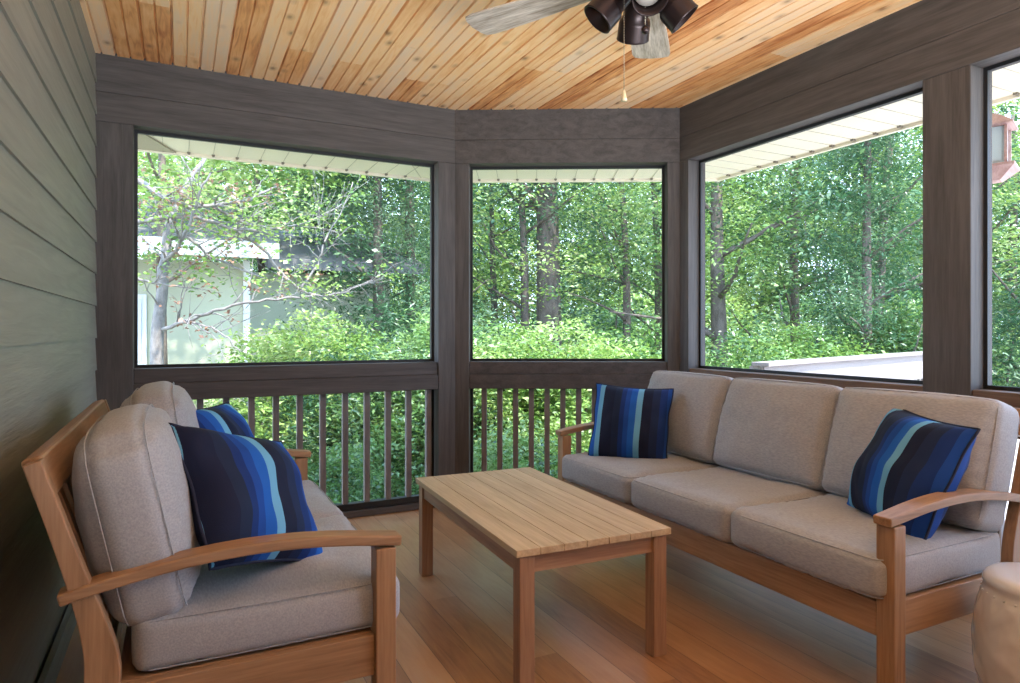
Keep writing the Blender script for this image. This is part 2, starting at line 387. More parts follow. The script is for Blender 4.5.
# roof over everything, with overhang, soffit and fascia
OV = 0.80
roof_poly = [wp(0, -3.0, OV), corner(1, OV), corner(2, OV), corner(3, OV), (-3.4, -2.6)]
struct(MB().prism(roof_poly, 2.80, 2.92).build('roof_deck', plain('roof_dark', (0.08, 0.075, 0.07), 0.9)))
def grooved_soffit(name, i, d0, d1, z, m, s_from=None):
    mb = MB(); a0 = corner(i, d0); a1 = corner(i, d1); b0 = corner(i+1, d0); b1 = corner(i+1, d1)
    if s_from is not None: a0, a1 = wp(i, s_from, d0), wp(i, s_from, d1)
    mb.prism([a0, b0, b1, a1], z, z + 0.012)
    # v joints as fine ribs on the underside
    a, t, nn, L_ = seg_frame(i); s = (s_from if s_from is not None else -0.4) + 0.05
    o = struct(mb.build(name, m)); mb = MB(); md = MB()
    while s < L_ - 0.02:
        mb.prism([wp(i, s, d0), wp(i, s+0.003, d0), wp(i, s+0.003, d1), wp(i, s, d1)], z - 0.003, z - 0.0003)
        md.prism([wp(i, s-0.008, d1-0.03), wp(i, s+0.012, d1-0.03), wp(i, s+0.008, d1-0.001), wp(i, s-0.003, d1-0.001)], z - 0.012, z - 0.0003)
        s += 0.152
    mb.build('panel_joints', JOINT_PALE, o); md.build('drip_notches', JOINT, o)
    return o
ZS = 2.405
grooved_soffit('trim_1', 0, TH, OV, ZS, SOFFIT, s_from=0.10)
grooved_soffit('trim_2', 1, TH, OV, ZS, SOFFIT)
grooved_soffit('trim_3', 2, TH, OV, ZS, SOFFIT)
for k, i in ((4, 0), (5, 1), (6, 2)):
    a0 = corner(i, OV) if i else wp(0, -1.0, OV); a1 = corner(i, OV + 0.025) if i else wp(0, -1.0, OV + 0.025)
    struct(MB().prism([a0, corner(i+1, OV), corner(i+1, OV + 0.025), a1], ZS - 0.02, 2.86).build('trim_%d' % k, SOFFIT))
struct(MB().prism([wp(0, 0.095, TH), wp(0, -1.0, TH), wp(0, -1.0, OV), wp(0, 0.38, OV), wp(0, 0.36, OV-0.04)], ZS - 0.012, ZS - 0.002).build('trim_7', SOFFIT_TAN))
struct(MB().box(WL-0.14, 3.16, -2.72, -2.6, 0, ZC+0.04).build('wall_front', SIDING))  # unseen wall, added to block light from behind the viewer

# floor
struct(MB().prism([(-0.56, -2.6), (3.16, -2.6), corner(2, TH), corner(1, TH), (-0.56, 4.347)], -0.06, 0.0).build('floor', FLOOR))

# window screens (upper) : black splined frame, outer stop, mesh
for k, (i, s0, s1) in enumerate(OPEN):
    zb = 0.985 if i < 2 else 0.945
    w = bpy.data.objects.new('window_%d' % (k+1), None); COL.objects.link(w); struct(w)
    def ring(d0, d1, t, m, nm, z0=zb, z1=ZH):
        mb = MB()
        wbox(mb, i, s0, s0+t, z0, z1, d0, d1); wbox(mb, i, s1-t, s1, z0, z1, d0, d1)
        wbox(mb, i, s0+t, s1-t, z1-t, z1, d0, d1); wbox(mb, i, s0+t, s1-t, z0, z0+t, d0, d1)
        mb.build(nm, m, w)
    ring(0.095, 0.110, 0.017, BLACK, 'screen_frame')
    ring(0.110, 0.139, 0.012, POST[2], 'outer_stop')
    mb = MB(); mb.add([(*wp(i, s0+.01, 0.102), zb+.01), (*wp(i, s1-.01, 0.102), zb+.01), (*wp(i, s1-.01, 0.102), ZH-.01), (*wp(i, s0+.01, 0.102), ZH-.01)], [(0,1,2,3)])
    mb.build('insect_screen', SCREEN, w)

# railings below the screens
RL = ['dark-stained wooden railing with square balusters below the left screened opening',
      'dark-stained wooden railing with square balusters below the middle screened opening',
      'brown wooden railing behind the three-seat sofa, below the right screened opening',
      'brown wooden railing at the right edge, beyond the wide post behind the sofa',
      'brown wooden railing nearest the viewer on the right side']
for k, (i, s0, s1) in enumerate(OPEN):
    top = 0.985 if i < 2 else 0.945
    a = wp(i, (s0+s1)/2, 0.07)
    t = thing('porch_railing', RL[k], 'railing', (a[0], a[1], 0))
    inv = Matrix.Translation((-a[0], -a[1], 0))
    def put(mb, nm, m, bev=0.002):
        mb.v = [tuple(inv @ Vector(p)) for p in mb.v]
        return mb.build(nm, m, t, bevel=bev)
    mb = MB(); wbox(mb, i, s0+.001, s1-.001, top-0.085, top-0.001, 0.012, 0.135); put(mb, 'top_rail', RAIL_C if i == 2 else RAIL[0], 0.004)
    mb = MB(); wbox(mb, i, s0+.001, s1-.001, top-0.185, top-0.0853, 0.0, 0.10); put(mb, 'lower_rail', RAIL_C if i == 2 else RAIL[0], 0.004)
    mb = MB(); wbox(mb, i, s0+.001, s1-.001, 0.045, 0.085, 0.045, 0.095); put(mb, 'bottom_rail', BLACK)
    mb = MB(); wbox(mb, i, s0+.001, s1-.001, 0.001, 0.042, 0.02, 0.13); put(mb, 'base_board', gm(RAIL, i))
    sp = 0.1405 if i == 0 else 0.1085
    s = {0: 0.508 - 0.1405*2, 1: 0.195}.get(i, s0 + 0.07)
    while s < s1 - 0.03:
        mb = MB(); wbox(mb, i, s-0.018, s+0.018, 0.085, top-0.185, 0.052, 0.088); put(mb, 'baluster', BALUSTER)
        s += sp
    for ss in (s0 + 0.001, s1 - 0.021):
        mb = MB(); wbox(mb, i, ss, ss+0.02, 0.085, top-0.19, 0.09, 0.11); put(mb, 'side_stop', BLACK)
    mb = MB(); mb.add([(*wp(i, s0+.01, 0.1), 0.06), (*wp(i, s1-.01, 0.1), 0.06), (*wp(i, s1-.01, 0.1), top-.15), (*wp(i, s0+.01, 0.1), top-.15)], [(0,1,2,3)])
    put(mb, 'insect_screen', SCREEN, 0)

# ------------------------------------------------------------------ sofas
def sofa_frame(name, label, length, loc, rz, cat='sofa'):
    """front looks to +x; arms at +-length/2"""
    t = thing(name, label, cat, loc, rz)
    h = length/2; V = Vector
    for sg in (-1, 1):
        y = sg*(h - 0.033)
        MB().box(0.318, 0.374, y-0.03, y+0.03, 0, 0.602).build('front_leg', TEAK[2], t, bevel=0.004)
        # arm: flat arched board
        path = []
        for q in range(13):
            f = q/12; x = -0.405 + f*0.795
            zz = 0.592 + 0.046*math.sin(PI*min(1, f*1.02))**0.9 + 0.024*f
            path.append(V((x, y, zz)))
        MB().sweep(path, [0.030 + 0.004*math.sin(PI*q/12) for q in range(13)], 0.014).build('arm', TEAK[0], t, bevel=0.005)
        # back leg: one curved plank, sabre foot up to a reclined post
        pl = [(-0.45, 0.0), (-0.41, 0.10), (-0.365, 0.22), (-0.335, 0.33), (-0.325, 0.42), (-0.345, 0.52), (-0.375, 0.62), (-0.411, 0.74), (-0.462, 0.905)]
        th = [0.026, 0.031, 0.038, 0.040, 0.036, 0.028, 0.022, 0.019, 0.018]
        yy = sg*(h - 0.030)
        for _ in range(2):      # smooth the sawn curve
            np_, nt_ = [pl[0]], [th[0]]
            for q in range(len(pl)-1):
                for f in (0.25, 0.75): np_.append((pl[q][0]*(1-f)+pl[q+1][0]*f, pl[q][1]*(1-f)+pl[q+1][1]*f)); nt_.append(th[q]*(1-f)+th[q+1]*f)
            pl, th = np_ + [pl[-1]], nt_ + [th[-1]]
        MB().sweep([V((a + 0.008, yy, b)) for a, b in pl], 0.0195, th).build('back_leg', TEAK[2], t, bevel=0.003)
        MB().box(-0.30, 0.318, y-0.014, y+0.014, 0.255, 0.365).box(-0.30, 0.318, min(y-sg*0.06, y-sg*0.0145), max(y-sg*0.06, y-sg*0.0145), 0.345, 0.365).build('side_rail', TEAK[0], t, bevel=0.003)
    MB().box(0.335, 0.372, -h+0.064, h-0.064, 0.25, 0.358).build('front_rail', TEAK[1], t, bevel=0.003)
    MB().box(-0.345, -0.315, -h+0.052, h-0.052, 0.30, 0.372).build('rear_rail', TEAK[1], t, bevel=0.003)
    nsl = 5
    mb = MB()
    for q in range(nsl):
        x = -0.25 + q*0.13
        mb.box(x-0.045, x+0.045, -h+0.095, h-0.095, 0.345, 0.362)
    mb.build('seat_slats', TEAK[1], t, bevel=0.002)
    # reclined top rail, slightly crowned, and vertical back slats
    M = Matrix.Translation((-0.446, 0, 0.856)) @ Matrix.Rotation(math.radians(-17), 4, 'Y')
    mb = MB(); mb.box(-0.022, 0.022, -h+0.0505, h-0.0505, -0.045, 0.056, M); mb.build('top_rail', TEAK[1], t, bevel=0.008)
    nb = int(length/0.105)
    for q in range(nb):
        y = -h + 0.10 + (length - 0.20)*q/(nb-1)
        MB().sweep([V((-0.337, y, 0.36)), V((-0.345, y, 0.52)), V((-0.385, y, 0.66)), V((-0.44, y, 0.83))], 0.02, 0.008).build('back_slat', TEAK[2], t, bevel=0.001)
    return t

def cushion_mesh(w, h, t, r, bulge, side_bulge, seed, n=26, sag=0.0, drop=0.0):
    """box cushion in local space: width y, height z, thickness x"""
    hx, hy, hz = t/2, w/2, h/2
    bm = bmesh.new(); bmesh.ops.create_cube(bm, size=2.0)
    bmesh.ops.subdivide_edges(bm, edges=bm.edges[:], cuts=n, use_grid_fill=True)
    for v in bm.verts:
        p = v.co.copy(); a = Vector((p.x*hx, p.y*hy, p.z*hz))
        q = Vector((max(-hx+r, min(hx-r, a.x)), max(-hy+r, min(hy-r, a.y)), max(-hz+r, min(hz-r, a.z))))
        d = a - q
        if d.length > 1e-6: a = q + d.normalized()*min(r, max(abs(d.x), abs(d.y), abs(d.z)))
        fy = max(0, 1 - abs(p.y)**2.6); fz = max(0, 1 - abs(p.z)**2.6)
        a.x += p.x*bulge*(fy*fz)**0.75
        a.y += p.y*side_bulge*(1 - p.x*p.x)*fz - p.y*0.012*(1-fz)*0 + 0
        a.z += p.z*side_bulge*(1 - p.x*p.x)*fy
        if drop:
            a.z -= drop*max(0, p.z)*abs(p.y)**5; a.y -= 0.5*drop*p.y*max(0, p.z)**5
        # gathered creases that run in from the corners and edges
        k = noise.noise(Vector((seed*3.1 + a.y*5, a.z*5, a.x*5)))*0.012 + noise.noise(Vector((a.y*16 + seed, a.z*13, seed)))*0.005
        ex = max(abs(p.y), abs(p.z))
        k += 0.0035*math.sin((a.y if abs(p.z) > abs(p.y) else a.z)*115 + seed)*max(0, ex - 0.72)*3.2*abs(p.x)
        a.x += (1 if p.x > 0 else -1)*k*abs(p.x)
        if sag: a.z -= sag*(1 - p.y*p.y)*(p.z > 0)*p.z
        v.co = a
    for f in bm.faces: f.smooth = True
    me = bpy.data.meshes.new('cushion'); bm.to_mesh(me); bm.free()
    return me
def rrect(w, h, r, n=6):
    pts = []
    for cx, cy, a0 in ((w/2-r, h/2-r, 0), (-w/2+r, h/2-r, 90), (-w/2+r, -h/2+r, 180), (w/2-r, -h/2+r, 270)):
        for k in range(n+1):
            a = math.radians(a0 + 90*k/n); pts.append((cx + r*math.cos(a), cy + r*math.sin(a)))
    return pts
def cushion(name, label, group, w, h, t, loc, rot, seed, bulge=0.05, r=0.035, drop=0.0):
    me = cushion_mesh(w, h, t, r, bulge, 0.012, seed, drop=drop)
    me.materials.append(CUSH)
    o = thing(name, label, 'cushion', loc, group=group, rot=rot)
    b = bpy.data.objects.new('cover', me); COL.objects.link(b); b.parent = o
    mb = MB()
    for sg in (-1, 1):
        pts = rrect(w - 0.004, h - 0.004, r + 0.008, 7)
        path = []
        for q in range(len(pts)):
            a = Vector(pts[q]); c = Vector(pts[(q+1) % len(pts)]); st = max(1, int((c-a).length/0.04))
            for s_ in range(st):
                p = a.lerp(c, s_/st)
                ny, nz = p.x/(w/2), p.y/(h/2)
                fy = max(0, 1 - abs(ny)**2.6); fz = max(0, 1 - abs(nz)**2.6)
                yy_ = p.x*(1 - 0.010/w) + ny*0.004*fz; zz_ = p.y*(1 - 0.010/h) + nz*0.004*fy
                if drop: zz_ -= drop*max(0, nz)*abs(ny)**5; yy_ -= 0.5*drop*ny*max(0, nz)**5
                path.append(Vector((sg*(t/2 - r*0.30), yy_, zz_)))
        mb.tube(path, 0.0019, 6, closed=True)
    mb.build('piping', CUSH, o)
    return o

# loveseat against the siding
LVX, LVY, LVL = 0.160, 2.51, 1.48
sofa_frame('loveseat', 'teak loveseat with slatted back standing against the grey-green siding', LVL, (LVX, LVY, 0), 0, 'loveseat')
# three-seat sofa on the right
SFX, SFY, SFL = 2.305, 2.268, 2.00
sofa_frame('sofa', 'long teak three-seat sofa under the right-hand screened opening', SFL, (SFX, SFY, 0), PI, 'sofa')
R_ = math.radians
cw = (LVL - 0.085)/2
g_ = 'loveseat seat cushions'
for k, (yy, lb) in enumerate(((LVY - cw/2, 'light grey seat cushion on the loveseat, nearer the viewer, under the darker striped pillow'),
                              (LVY + cw/2, 'light grey seat cushion on the loveseat, at its far end by the railing'))):
    cushion('seat_cushion', lb, g_, cw - 0.006, 0.665, 0.135, (LVX + 0.07, yy, 0.435), (0, R_(-90), 0), 3 + k, bulge=0.014, r=0.03)
for k, (yy, lb, dx, tl) in enumerate(((LVY - cw/2 - 0.005, 'plump light grey back cushion on the loveseat, nearest the viewer, its end seams showing', 0.0, -12),
                              (LVY + cw/2, 'light grey back cushion at the far end of the loveseat, beside the corner post', 0.045, -9))):
    cushion('back_cushion', lb, 'loveseat back cushions', cw - 0.006, (0.485, 0.485)[k], 0.16, (LVX - 0.256 + dx, yy, (0.722, 0.742)[k]), (0, R_(tl), 0), 11 + k, bulge=0.055, r=0.05, drop=0.03)
cw = (SFL - 0.10)/3
slab = ['cream-grey seat cushion of the sofa next to the near arm', 'cream-grey seat cushion in the middle of the sofa', 'cream-grey seat cushion at the far end of the sofa, by the corner railing']
blab = ['cream-grey back cushion at the near end of the sofa, behind the tilted striped pillow', 'cream-grey back cushion in the middle of the sofa back', 'cream-grey back cushion at the far end of the sofa']
for k in range(3):
    yy = SFY - 0.025 + (k - 1)*cw
    cushion('seat_cushion', slab[k], 'sofa seat cushions', cw - 0.008, 0.665, 0.135, (SFX - 0.07, yy, 0.435), (0, R_(90), 0), 21 + k, bulge=0.014, r=0.03)
    cushion('back_cushion', blab[k], 'sofa back cushions', cw - 0.004, 0.455, 0.16, (SFX + 0.248, yy, 0.722), (R_(0), R_(17), 0), 31 + k, bulge=0.055, r=0.032, drop=0.0)

# throw pillows
def pillow(label, loc, face, lean, roll, seed, size=0.44, T=0.10, off=0.0):
    """face: azimuth the front looks to (deg, 0=+x); lean: backwards; roll: in plane"""
    nu = 34; V = Vector; vs = []; fs = []
    def P(u, v, sg):
        x = size/2*u*(1 - 0.07*(1 - v*v)); z = size/2*v*(1 - 0.07*(1 - u*u))
        t = T*max(0, (1 - abs(u)**2.4)*(1 - abs(v)**2.4))**0.55
        k = noise.noise(V((x*7 + seed, z*7, sg*2)))*0.02 + noise.noise(V((x*20 + seed, z*15, sg*2)))*0.006
        t += k*min(1, (1-abs(u))*5)*min(1, (1-abs(v))*5)
        wav = 0.006*math.sin(v*7 + seed)*(abs(u) > 0.85) + 0
        return V((x + wav*0.5, -sg*t, z))
    for sg in (1, -1):
        b = len(vs)
        for a in range(nu+1):
            for c in range(nu+1): vs.append(P(-1 + 2*a/nu, -1 + 2*c/nu, sg))
        for a in range(nu):
            for c in range(nu):
                q = (b + a*(nu+1) + c, b + (a+1)*(nu+1) + c, b + (a+1)*(nu+1) + c + 1, b + a*(nu+1) + c + 1)
                fs.append(q if sg == 1 else q[::-1])
    R = Matrix.Rotation(R_(face + 90), 4, 'Z') @ Matrix.Rotation(R_(-lean), 4, 'X') @ Matrix.Rotation(R_(roll), 4, 'Y')
    o = thing('throw_pillow', label, 'pillow', loc, group='blue striped throw pillows', rot=R.to_euler())
    MB().add(vs, fs, True).build('cover', stripes_mat(off), o)
    path = []
    for (a, b_) in (((-1, -1), (1, -1)), ((1, -1), (1, 1)), ((1, 1), (-1, 1)), ((-1, 1), (-1, -1))):
        for q in range(nu):
            f = q/nu; path.append(P(a[0] + (b_[0]-a[0])*f, a[1] + (b_[1]-a[1])*f, 0))
    MB().tube(path, 0.0045, 7, closed=True).build('piping', NAVY, o)
    return o
pillow('navy striped pillow at the near end of the loveseat, overlapping the other one', (0.185, 2.08, 0.712), -40, 36, 19, 1.0, size=0.44, off=0.13)
pillow('bright blue striped pillow farther back on the loveseat, partly hidden behind the near one', (0.165, 2.84, 0.725), -30, 30, 2, 5.0, size=0.40, T=0.08, off=0.28)
pillow('blue striped pillow standing upright at the far end of the sofa by its arm', (2.215, 2.96, 0.685), -134, 20, 3, 9.0, size=0.43)
pillow('blue striped pillow tilted at the near end of the sofa behind the arm', (2.345, 1.50, 0.69), 158, 24, 4, 13.0, size=0.44, T=0.11)

# ------------------------------------------------------------------ coffee table
tb = thing('coffee_table', 'low slatted teak coffee table standing between the two sofas', 'table', (1.332, 2.528, 0), R_(-2.2))
tw, tl, tz = 0.631, 1.189, 0.47
mb = MB(); sw = tw/7
for q in range(7): mb.box(-tw/2 + q*sw + 0.0013, -tw/2 + (q+1)*sw - 0.0013, -tl/2, tl/2, tz-0.024, tz)
mb.box(-tw/2+0.05, tw/2-0.05, -0.03, 0.03, tz-0.04, tz-0.0245)
mb.build('tabletop', TABLE_TOP, tb, bevel=0.0015)
for sx in (-1, 1):
    for sy in (-1, 1):
        cx, cy = sx*(tw/2-0.044), sy*(tl/2-0.036)
        MB().box(cx-0.028, cx+0.028, cy-0.028, cy+0.028, 0, tz-0.025).build('leg', TABLE_END[2], tb, bevel=0.003)
    MB().box(sx*(tw/2-0.034)-0.011, sx*(tw/2-0.034)+0.011, -tl/2+0.069, tl/2-0.069, tz-0.088, tz-0.025).build('apron', TABLE_END[1], tb, bevel=0.001)
    MB().box(-tw/2+0.069, tw/2-0.069, sx*(tl/2-0.034)-0.011, sx*(tl/2-0.034)+0.011, tz-0.088, tz-0.025).build('apron', TABLE_END[0], tb, bevel=0.001)

# ------------------------------------------------------------------ garden stool
def stool_relief(a, z, r):
    if r < 0.1: return 0
    k = 0
    if 0.07 < z < 0.38:
        k = 0.006*max(0, math.sin(a*9 + math.sin(z*28)*1.3))*max(0, math.sin(z*42 + math.cos(a*5)*1.5)) + 0.003*noise.noise(Vector((math.cos(a)*9, math.sin(a)*9, z*26)))
    return k
prof = [(1e-4, 0.0), (0.12, 0.0), (0.128, 0.006), (0.133, 0.02), (0.131, 0.035), (0.134, 0.042)]
for q in range(60):
    f = (q+0.5)/60; z = 0.045 + f*0.36; prof.append((0.137 + 0.043*math.sin(PI*(0.06 + 0.86*f))**0.8, z))
prof += [(0.150, 0.412), (0.153, 0.42), (0.152, 0.432), (0.146, 0.442), (0.136, 0.449), (0.12, 0.453), (0.06, 0.456), (1e-4, 0.456)]
so = thing('garden_stool', 'white glazed ceramic drum garden stool beside the near end of the sofa', 'stool', (2.345, 1.075, 0))
MB().lathe(prof, 160, fn=stool_relief).build('body', plain('white_glaze', (0.60, 0.60, 0.61), 0.22, coat=0.4), so)
mb = MB()
for zz, rr in ((0.392, 0.1545), (0.062, 0.147)):
    for k in range(30):
        a = 2*PI*k/30; mb.ball((rr*math.cos(a), rr*math.sin(a), zz), 0.004, 6)
mb.build('studs', plain('white_glaze_stud', (0.60, 0.60, 0.61), 0.22, coat=0.4), so)

# ------------------------------------------------------------------ ceiling fan
FX, FY = 1.425, 1.845
fan = thing('ceiling_fan', 'bronze ceiling fan with pale wooden blades and four spotlights above the table', 'ceiling fan', (FX, FY, 0))
MB().lathe([(1e-4, 2.70), (0.075, 2.70), (0.075, 2.675), (0.045, 2.63), (0.02, 2.615), (0.02, 2.56)], 32).build('canopy', BRONZE, fan)
MB().lathe([(0.02, 2.56), (0.05, 2.555), (0.115, 2.53), (0.125, 2.51), (0.12, 2.47), (0.085, 2.452), (0.06, 2.45), (1e-4, 2.45)], 40).build('motor_housing', BRONZE, fan)
for k in range(5):
    a = R_(48.5 + 72*k)
    M = Matrix.Rotation(a, 4, 'Z') @ Matrix.Translation((0, 0, 2.425)) @ Matrix.Rotation(R_(4), 4, 'X')
    out = [(0.19, 0.052), (0.30, 0.060), (0.45, 0.074), (0.60, 0.081), (0.67, 0.082), (0.70, 0.075), (0.712, 0.05)]
    up = [(x, w) for x, w in out] + [(0.718, 0)] + [(x, -w) for x, w in out[::-1]]
    n = len(up)
    vs = [M @ Vector((x, y, -0.003)) for x, y in up] + [M @ Vector((x, y, 0.003)) for x, y in up]
    mb = MB().add(vs, [tuple(range(n)), tuple(range(2*n-1, n-1, -1))] + [(i, n+i, n+(i+1) % n, (i+1) % n) for i in range(n)])
    # keep the grain along each blade: build in blade space
    Mi = M.inverted(); mb.v = [tuple(Mi @ Vector(p)) for p in mb.v]
    b = mb.build('blade', BLADE, fan); b.matrix_local = M
    mb = MB(); mb.sweep([Vector((0.10, 0, 0.004)), Vector((0.16, 0, 0.006)), Vector((0.25, 0, 0.006))], [0.018, 0.022, 0.038], 0.003)
    b = mb.build('blade_bracket', BRONZE, fan); b.matrix_local = M
MB().lathe([(0.05, 2.45), (0.055, 2.435), (0.055, 2.375), (0.045, 2.35), (0.02, 2.34), (1e-4, 2.338)], 32).build('light_hub', BRONZE, fan)
for k in range(4):
    az = math.atan2(FW.y, FW.x) + PI/2*k
    M = Matrix.Translation((0, 0, 2.435)) @ Matrix.Rotation(az, 4, 'Z') @ Matrix.Rotation(R_(137), 4, 'Y') @ Matrix.Translation((0, 0, 0.055)) @ Matrix.Scale(1.12, 4)
    pr = [(1e-4, 0.0), (0.030, 0.0), (0.038, 0.012), (0.040, 0.06), (0.041, 0.082), (0.048, 0.090), (0.051, 0.10), (0.052, 0.145), (0.0535, 0.150), (0.049, 0.150), (0.047, 0.10), (0.036, 0.075), (1e-4, 0.075)]
    sp = MB().lathe(pr, 32, M).build('spot_shade', BRONZE, fan)
    MB().lathe([(1e-4, 0.078), (0.034, 0.078), (0.042, 0.098), (0.040, 0.108), (0.02, 0.114), (1e-4, 0.115)], 24, M).build('bulb', plain('bulb_glass', (0.34, 0.30, 0.26), 0.25), sp)
    MB().tube([Vector((0, 0, 2.42)), M @ Vector((0, 0, 0.005))], 0.012, 10).build('arm', BRONZE, sp)
def chain(name, x, y, z0, z1, fob, m):
    mb = MB(); z = z0
    mb.tube([Vector((x, y, z0)), Vector((x, y, z1))], 0.0009, 6)
    while z > z1: mb.ball((x, y, z), 0.0018, 4); z -= 0.009
    o = mb.build(name, plain('chain_brass', (0.35, 0.30, 0.22), 0.4, 0.8), fan)
    mb = MB(); 
    if fob == 'bell': mb.lathe([(1e-4, z1+0.004), (0.005, z1), (0.006, z1-0.012), (0.010, z1-0.026), (0.011, z1-0.034), (1e-4, z1-0.036)], 16, Matrix.Translation((x, y, 0)))
    else: mb.ball((x, y, z1 - 0.012), 0.014, 8, (1, 1, 1))
    mb.build('fob', m, o)
pc = RT*(-0.066) + FW*(-0.045)
chain('pull_chain', pc.x, pc.y, 2.37, 2.01, 'bell', plain('fob_brass', (0.65, 0.55, 0.35), 0.4, 0.3))
pc = FW*(-0.075) + RT*0.0
chain('pull_chain', pc.x, pc.y, 2.37, 2.215, 'ball', BRONZE)

# ------------------------------------------------------------------ outside: ground, deck railing, lantern, neighbour
GZ = -2.0
def ground_mat():
    m, nt, b = mat('leaf_litter_ground'); L = nt.links
    tc = N(nt, 'ShaderNodeTexCoord'); n1 = N(nt, 'ShaderNodeTexNoise'); n1.inputs['Scale'].default_value = 1.3; n1.inputs['Detail'].default_value = 8
    L.new(tc.outputs['Object'], n1.inputs['Vector']); r = ramp(nt, [(0.35, (0.26, 0.27, 0.14)), (0.5, (0.42, 0.38, 0.26)), (0.65, (0.55, 0.47, 0.36))])
    L.new(n1.outputs[0], r.inputs[0]); L.new(r.outputs[0], b.inputs['Base Color']); b.inputs['Roughness'].default_value = 0.95
    return m
struct(MB().box(-45, 60, -30, 60, GZ-0.2, GZ).build('ground', ground_mat()))
PINKDECK = wood('weathered_deck_paint', (0.21, 0.175, 0.16), (0.28, 0.24, 0.225), 0, rough=0.7, scale=10)
c0 = Vector((4.56, 4.18, 0)); c1 = Vector((11.6, 6.10, 0)); ddir = (c1 - c0).normalized(); dl = (c1-c0).length; dang = math.atan2(ddir.y, ddir.x)
dk = thing('deck_railing', 'pale weathered deck railing with a wide cap running off to the right outside', 'railing', c0, dang)
DZ = 0.92
MB().box(-0.07, dl, -0.08, 0.08, DZ-0.035, DZ).build('cap_rail', PINKDECK, dk, bevel=0.004)
MB().box(-0.05, dl, -0.03, 0.015, DZ-0.34, DZ-0.036).build('skirt_board', PINKDECK, dk, bevel=0.002)
MB().box(-0.05, dl, -0.03, 0.015, 0.02, 0.11).build('bottom_rail', PINKDECK, dk)
for k in range(int(dl/1.75)+1): MB().box(k*1.75-0.05, k*1.75+0.05, 0.016, 0.11, -0.25, DZ-0.036).build('post', PINKDECK, dk)
for k in range(int(dl/0.14)):
    MB().box(k*0.14+0.06, k*0.14+0.10, -0.025, 0.010, 0.11, DZ-0.34).build('baluster', PINKDECK, dk)
struct(MB().prism([(3.17, 3.40), (4.43, 3.95), (11.6, 5.95), (11.6, -2.6), (3.17, -2.6)], -0.26, -0.20).build('deck_floor', wood('deck_boards', (0.42, 0.38, 0.36), (0.56, 0.51, 0.48), 1, rough=0.8)))
mb = MB()
for px_, py_ in ((4.35, 3.8), (7.8, 4.75), (11.3, 5.7), (11.3, -2.3), (7.5, -2.3), (3.6, -2.3)): mb.box(px_-.07, px_+.07, py_-.07, py_+.07, GZ, -0.262)
struct(mb.build('trim_8', PINKDECK))
# foundation posts and skirt of the porch
mb = MB()
for px_, py_ in ((-0.3, 4.1), (1.6, 4.1), (2.9, 3.4), (2.9, 0.5), (2.9, -2.4), (-0.3, -2.4), (-0.3, 0.8)): mb.box(px_-.08, px_+.08, py_-.08, py_+.08, GZ, -0.062)
struct(mb.build('trim_9', POST[2]))

lx, ly = 3.66, 1.905
ln = thing('hanging_lantern', 'small glass-sided lantern with a flared reddish roof and base hanging under the eave', 'lantern', (lx, ly, -0.055), R_(20))
RED = wood('weathered_red_wood', (0.42, 0.24, 0.22), (0.60, 0.40, 0.36), 0, rough=0.7)
MB().lathe([(0.001, 2.345), (0.03, 2.34), (0.14, 2.275), (0.142, 2.265), (0.09, 2.262), (0.001, 2.262)], 4, Matrix.Rotation(PI/4, 4, 'Z'), smooth=False).build('roof', RED, ln)
MB().lathe([(0.001, 1.99), (0.06, 2.00), (0.15, 2.06), (0.15, 2.072), (0.09, 2.078), (0.001, 2.078)], 4, Matrix.Rotation(PI/4, 4, 'Z'), smooth=False).build('base', RED, ln)
for sx in (-1, 1):
    for sy in (-1, 1): MB().box(sx*0.068-0.006, sx*0.068+0.006, sy*0.068-0.006, sy*0.068+0.006, 2.078, 2.262).build('corner_post', RED, ln)
MB().box(-0.062, 0.062, -0.062, 0.062, 2.08, 2.26).build('glass', plain('pale_glass', (0.62, 0.74, 0.78), 0.12), ln)
MB().tube([Vector((0, 0, 2.345)), Vector((0, 0, ZS+0.045))], 0.004, 6).build('hook', BRONZE, ln)

# neighbouring house
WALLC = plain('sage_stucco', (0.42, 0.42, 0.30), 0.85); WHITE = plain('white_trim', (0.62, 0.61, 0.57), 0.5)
nh = thing('neighbouring_house', 'low beige-green house with white eaves and downspout beyond the bare branches on the left', 'house', (0.9, 9.6, GZ))
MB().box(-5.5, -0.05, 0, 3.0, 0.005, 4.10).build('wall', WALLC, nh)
MB().box(-0.05, 2.3, 1.4, 4.4, 0.005, 4.10).build('wall', plain('lit_stucco', (0.50, 0.52, 0.38), 0.85), nh)  # lighter copy of the stucco, with sunlight put into its colour
MB().add([(-6, -0.55, 4.14), (0.25, -0.55, 4.14), (0.25, 4.2, 5.5), (-6, 4.2, 5.5), (-6, -0.55, 4.30), (0.25, -0.55, 4.30), (0.25, 4.2, 5.66), (-6, 4.2, 5.66)],
         [(0,3,2,1),(4,5,6,7),(0,1,5,4),(1,2,6,5),(2,3,7,6),(3,0,4,7)]).build('roof', plain('pale_shingle', (0.12, 0.118, 0.115), 0.8), nh)
MB().add([(0.27, 0.85, 4.12), (2.75, 0.85, 4.12), (2.75, 4.6, 5.1), (0.27, 4.6, 5.1), (0.27, 0.85, 4.28), (2.75, 0.85, 4.28), (2.75, 4.6, 5.26), (0.27, 4.6, 5.26)],
         [(0,3,2,1),(4,5,6,7),(0,1,5,4),(1,2,6,5),(2,3,7,6),(3,0,4,7)]).build('roof', plain('pale_shingle_b', (0.15, 0.147, 0.145), 0.8), nh)
MB().box(-6, 0.25, -0.60, -0.551, 4.12, 4.32).build('fascia', WHITE, nh)
MB().box(-0.14, -0.06, -0.09, -0.005, 0.2, 4.13).build('downspout', WHITE, nh)
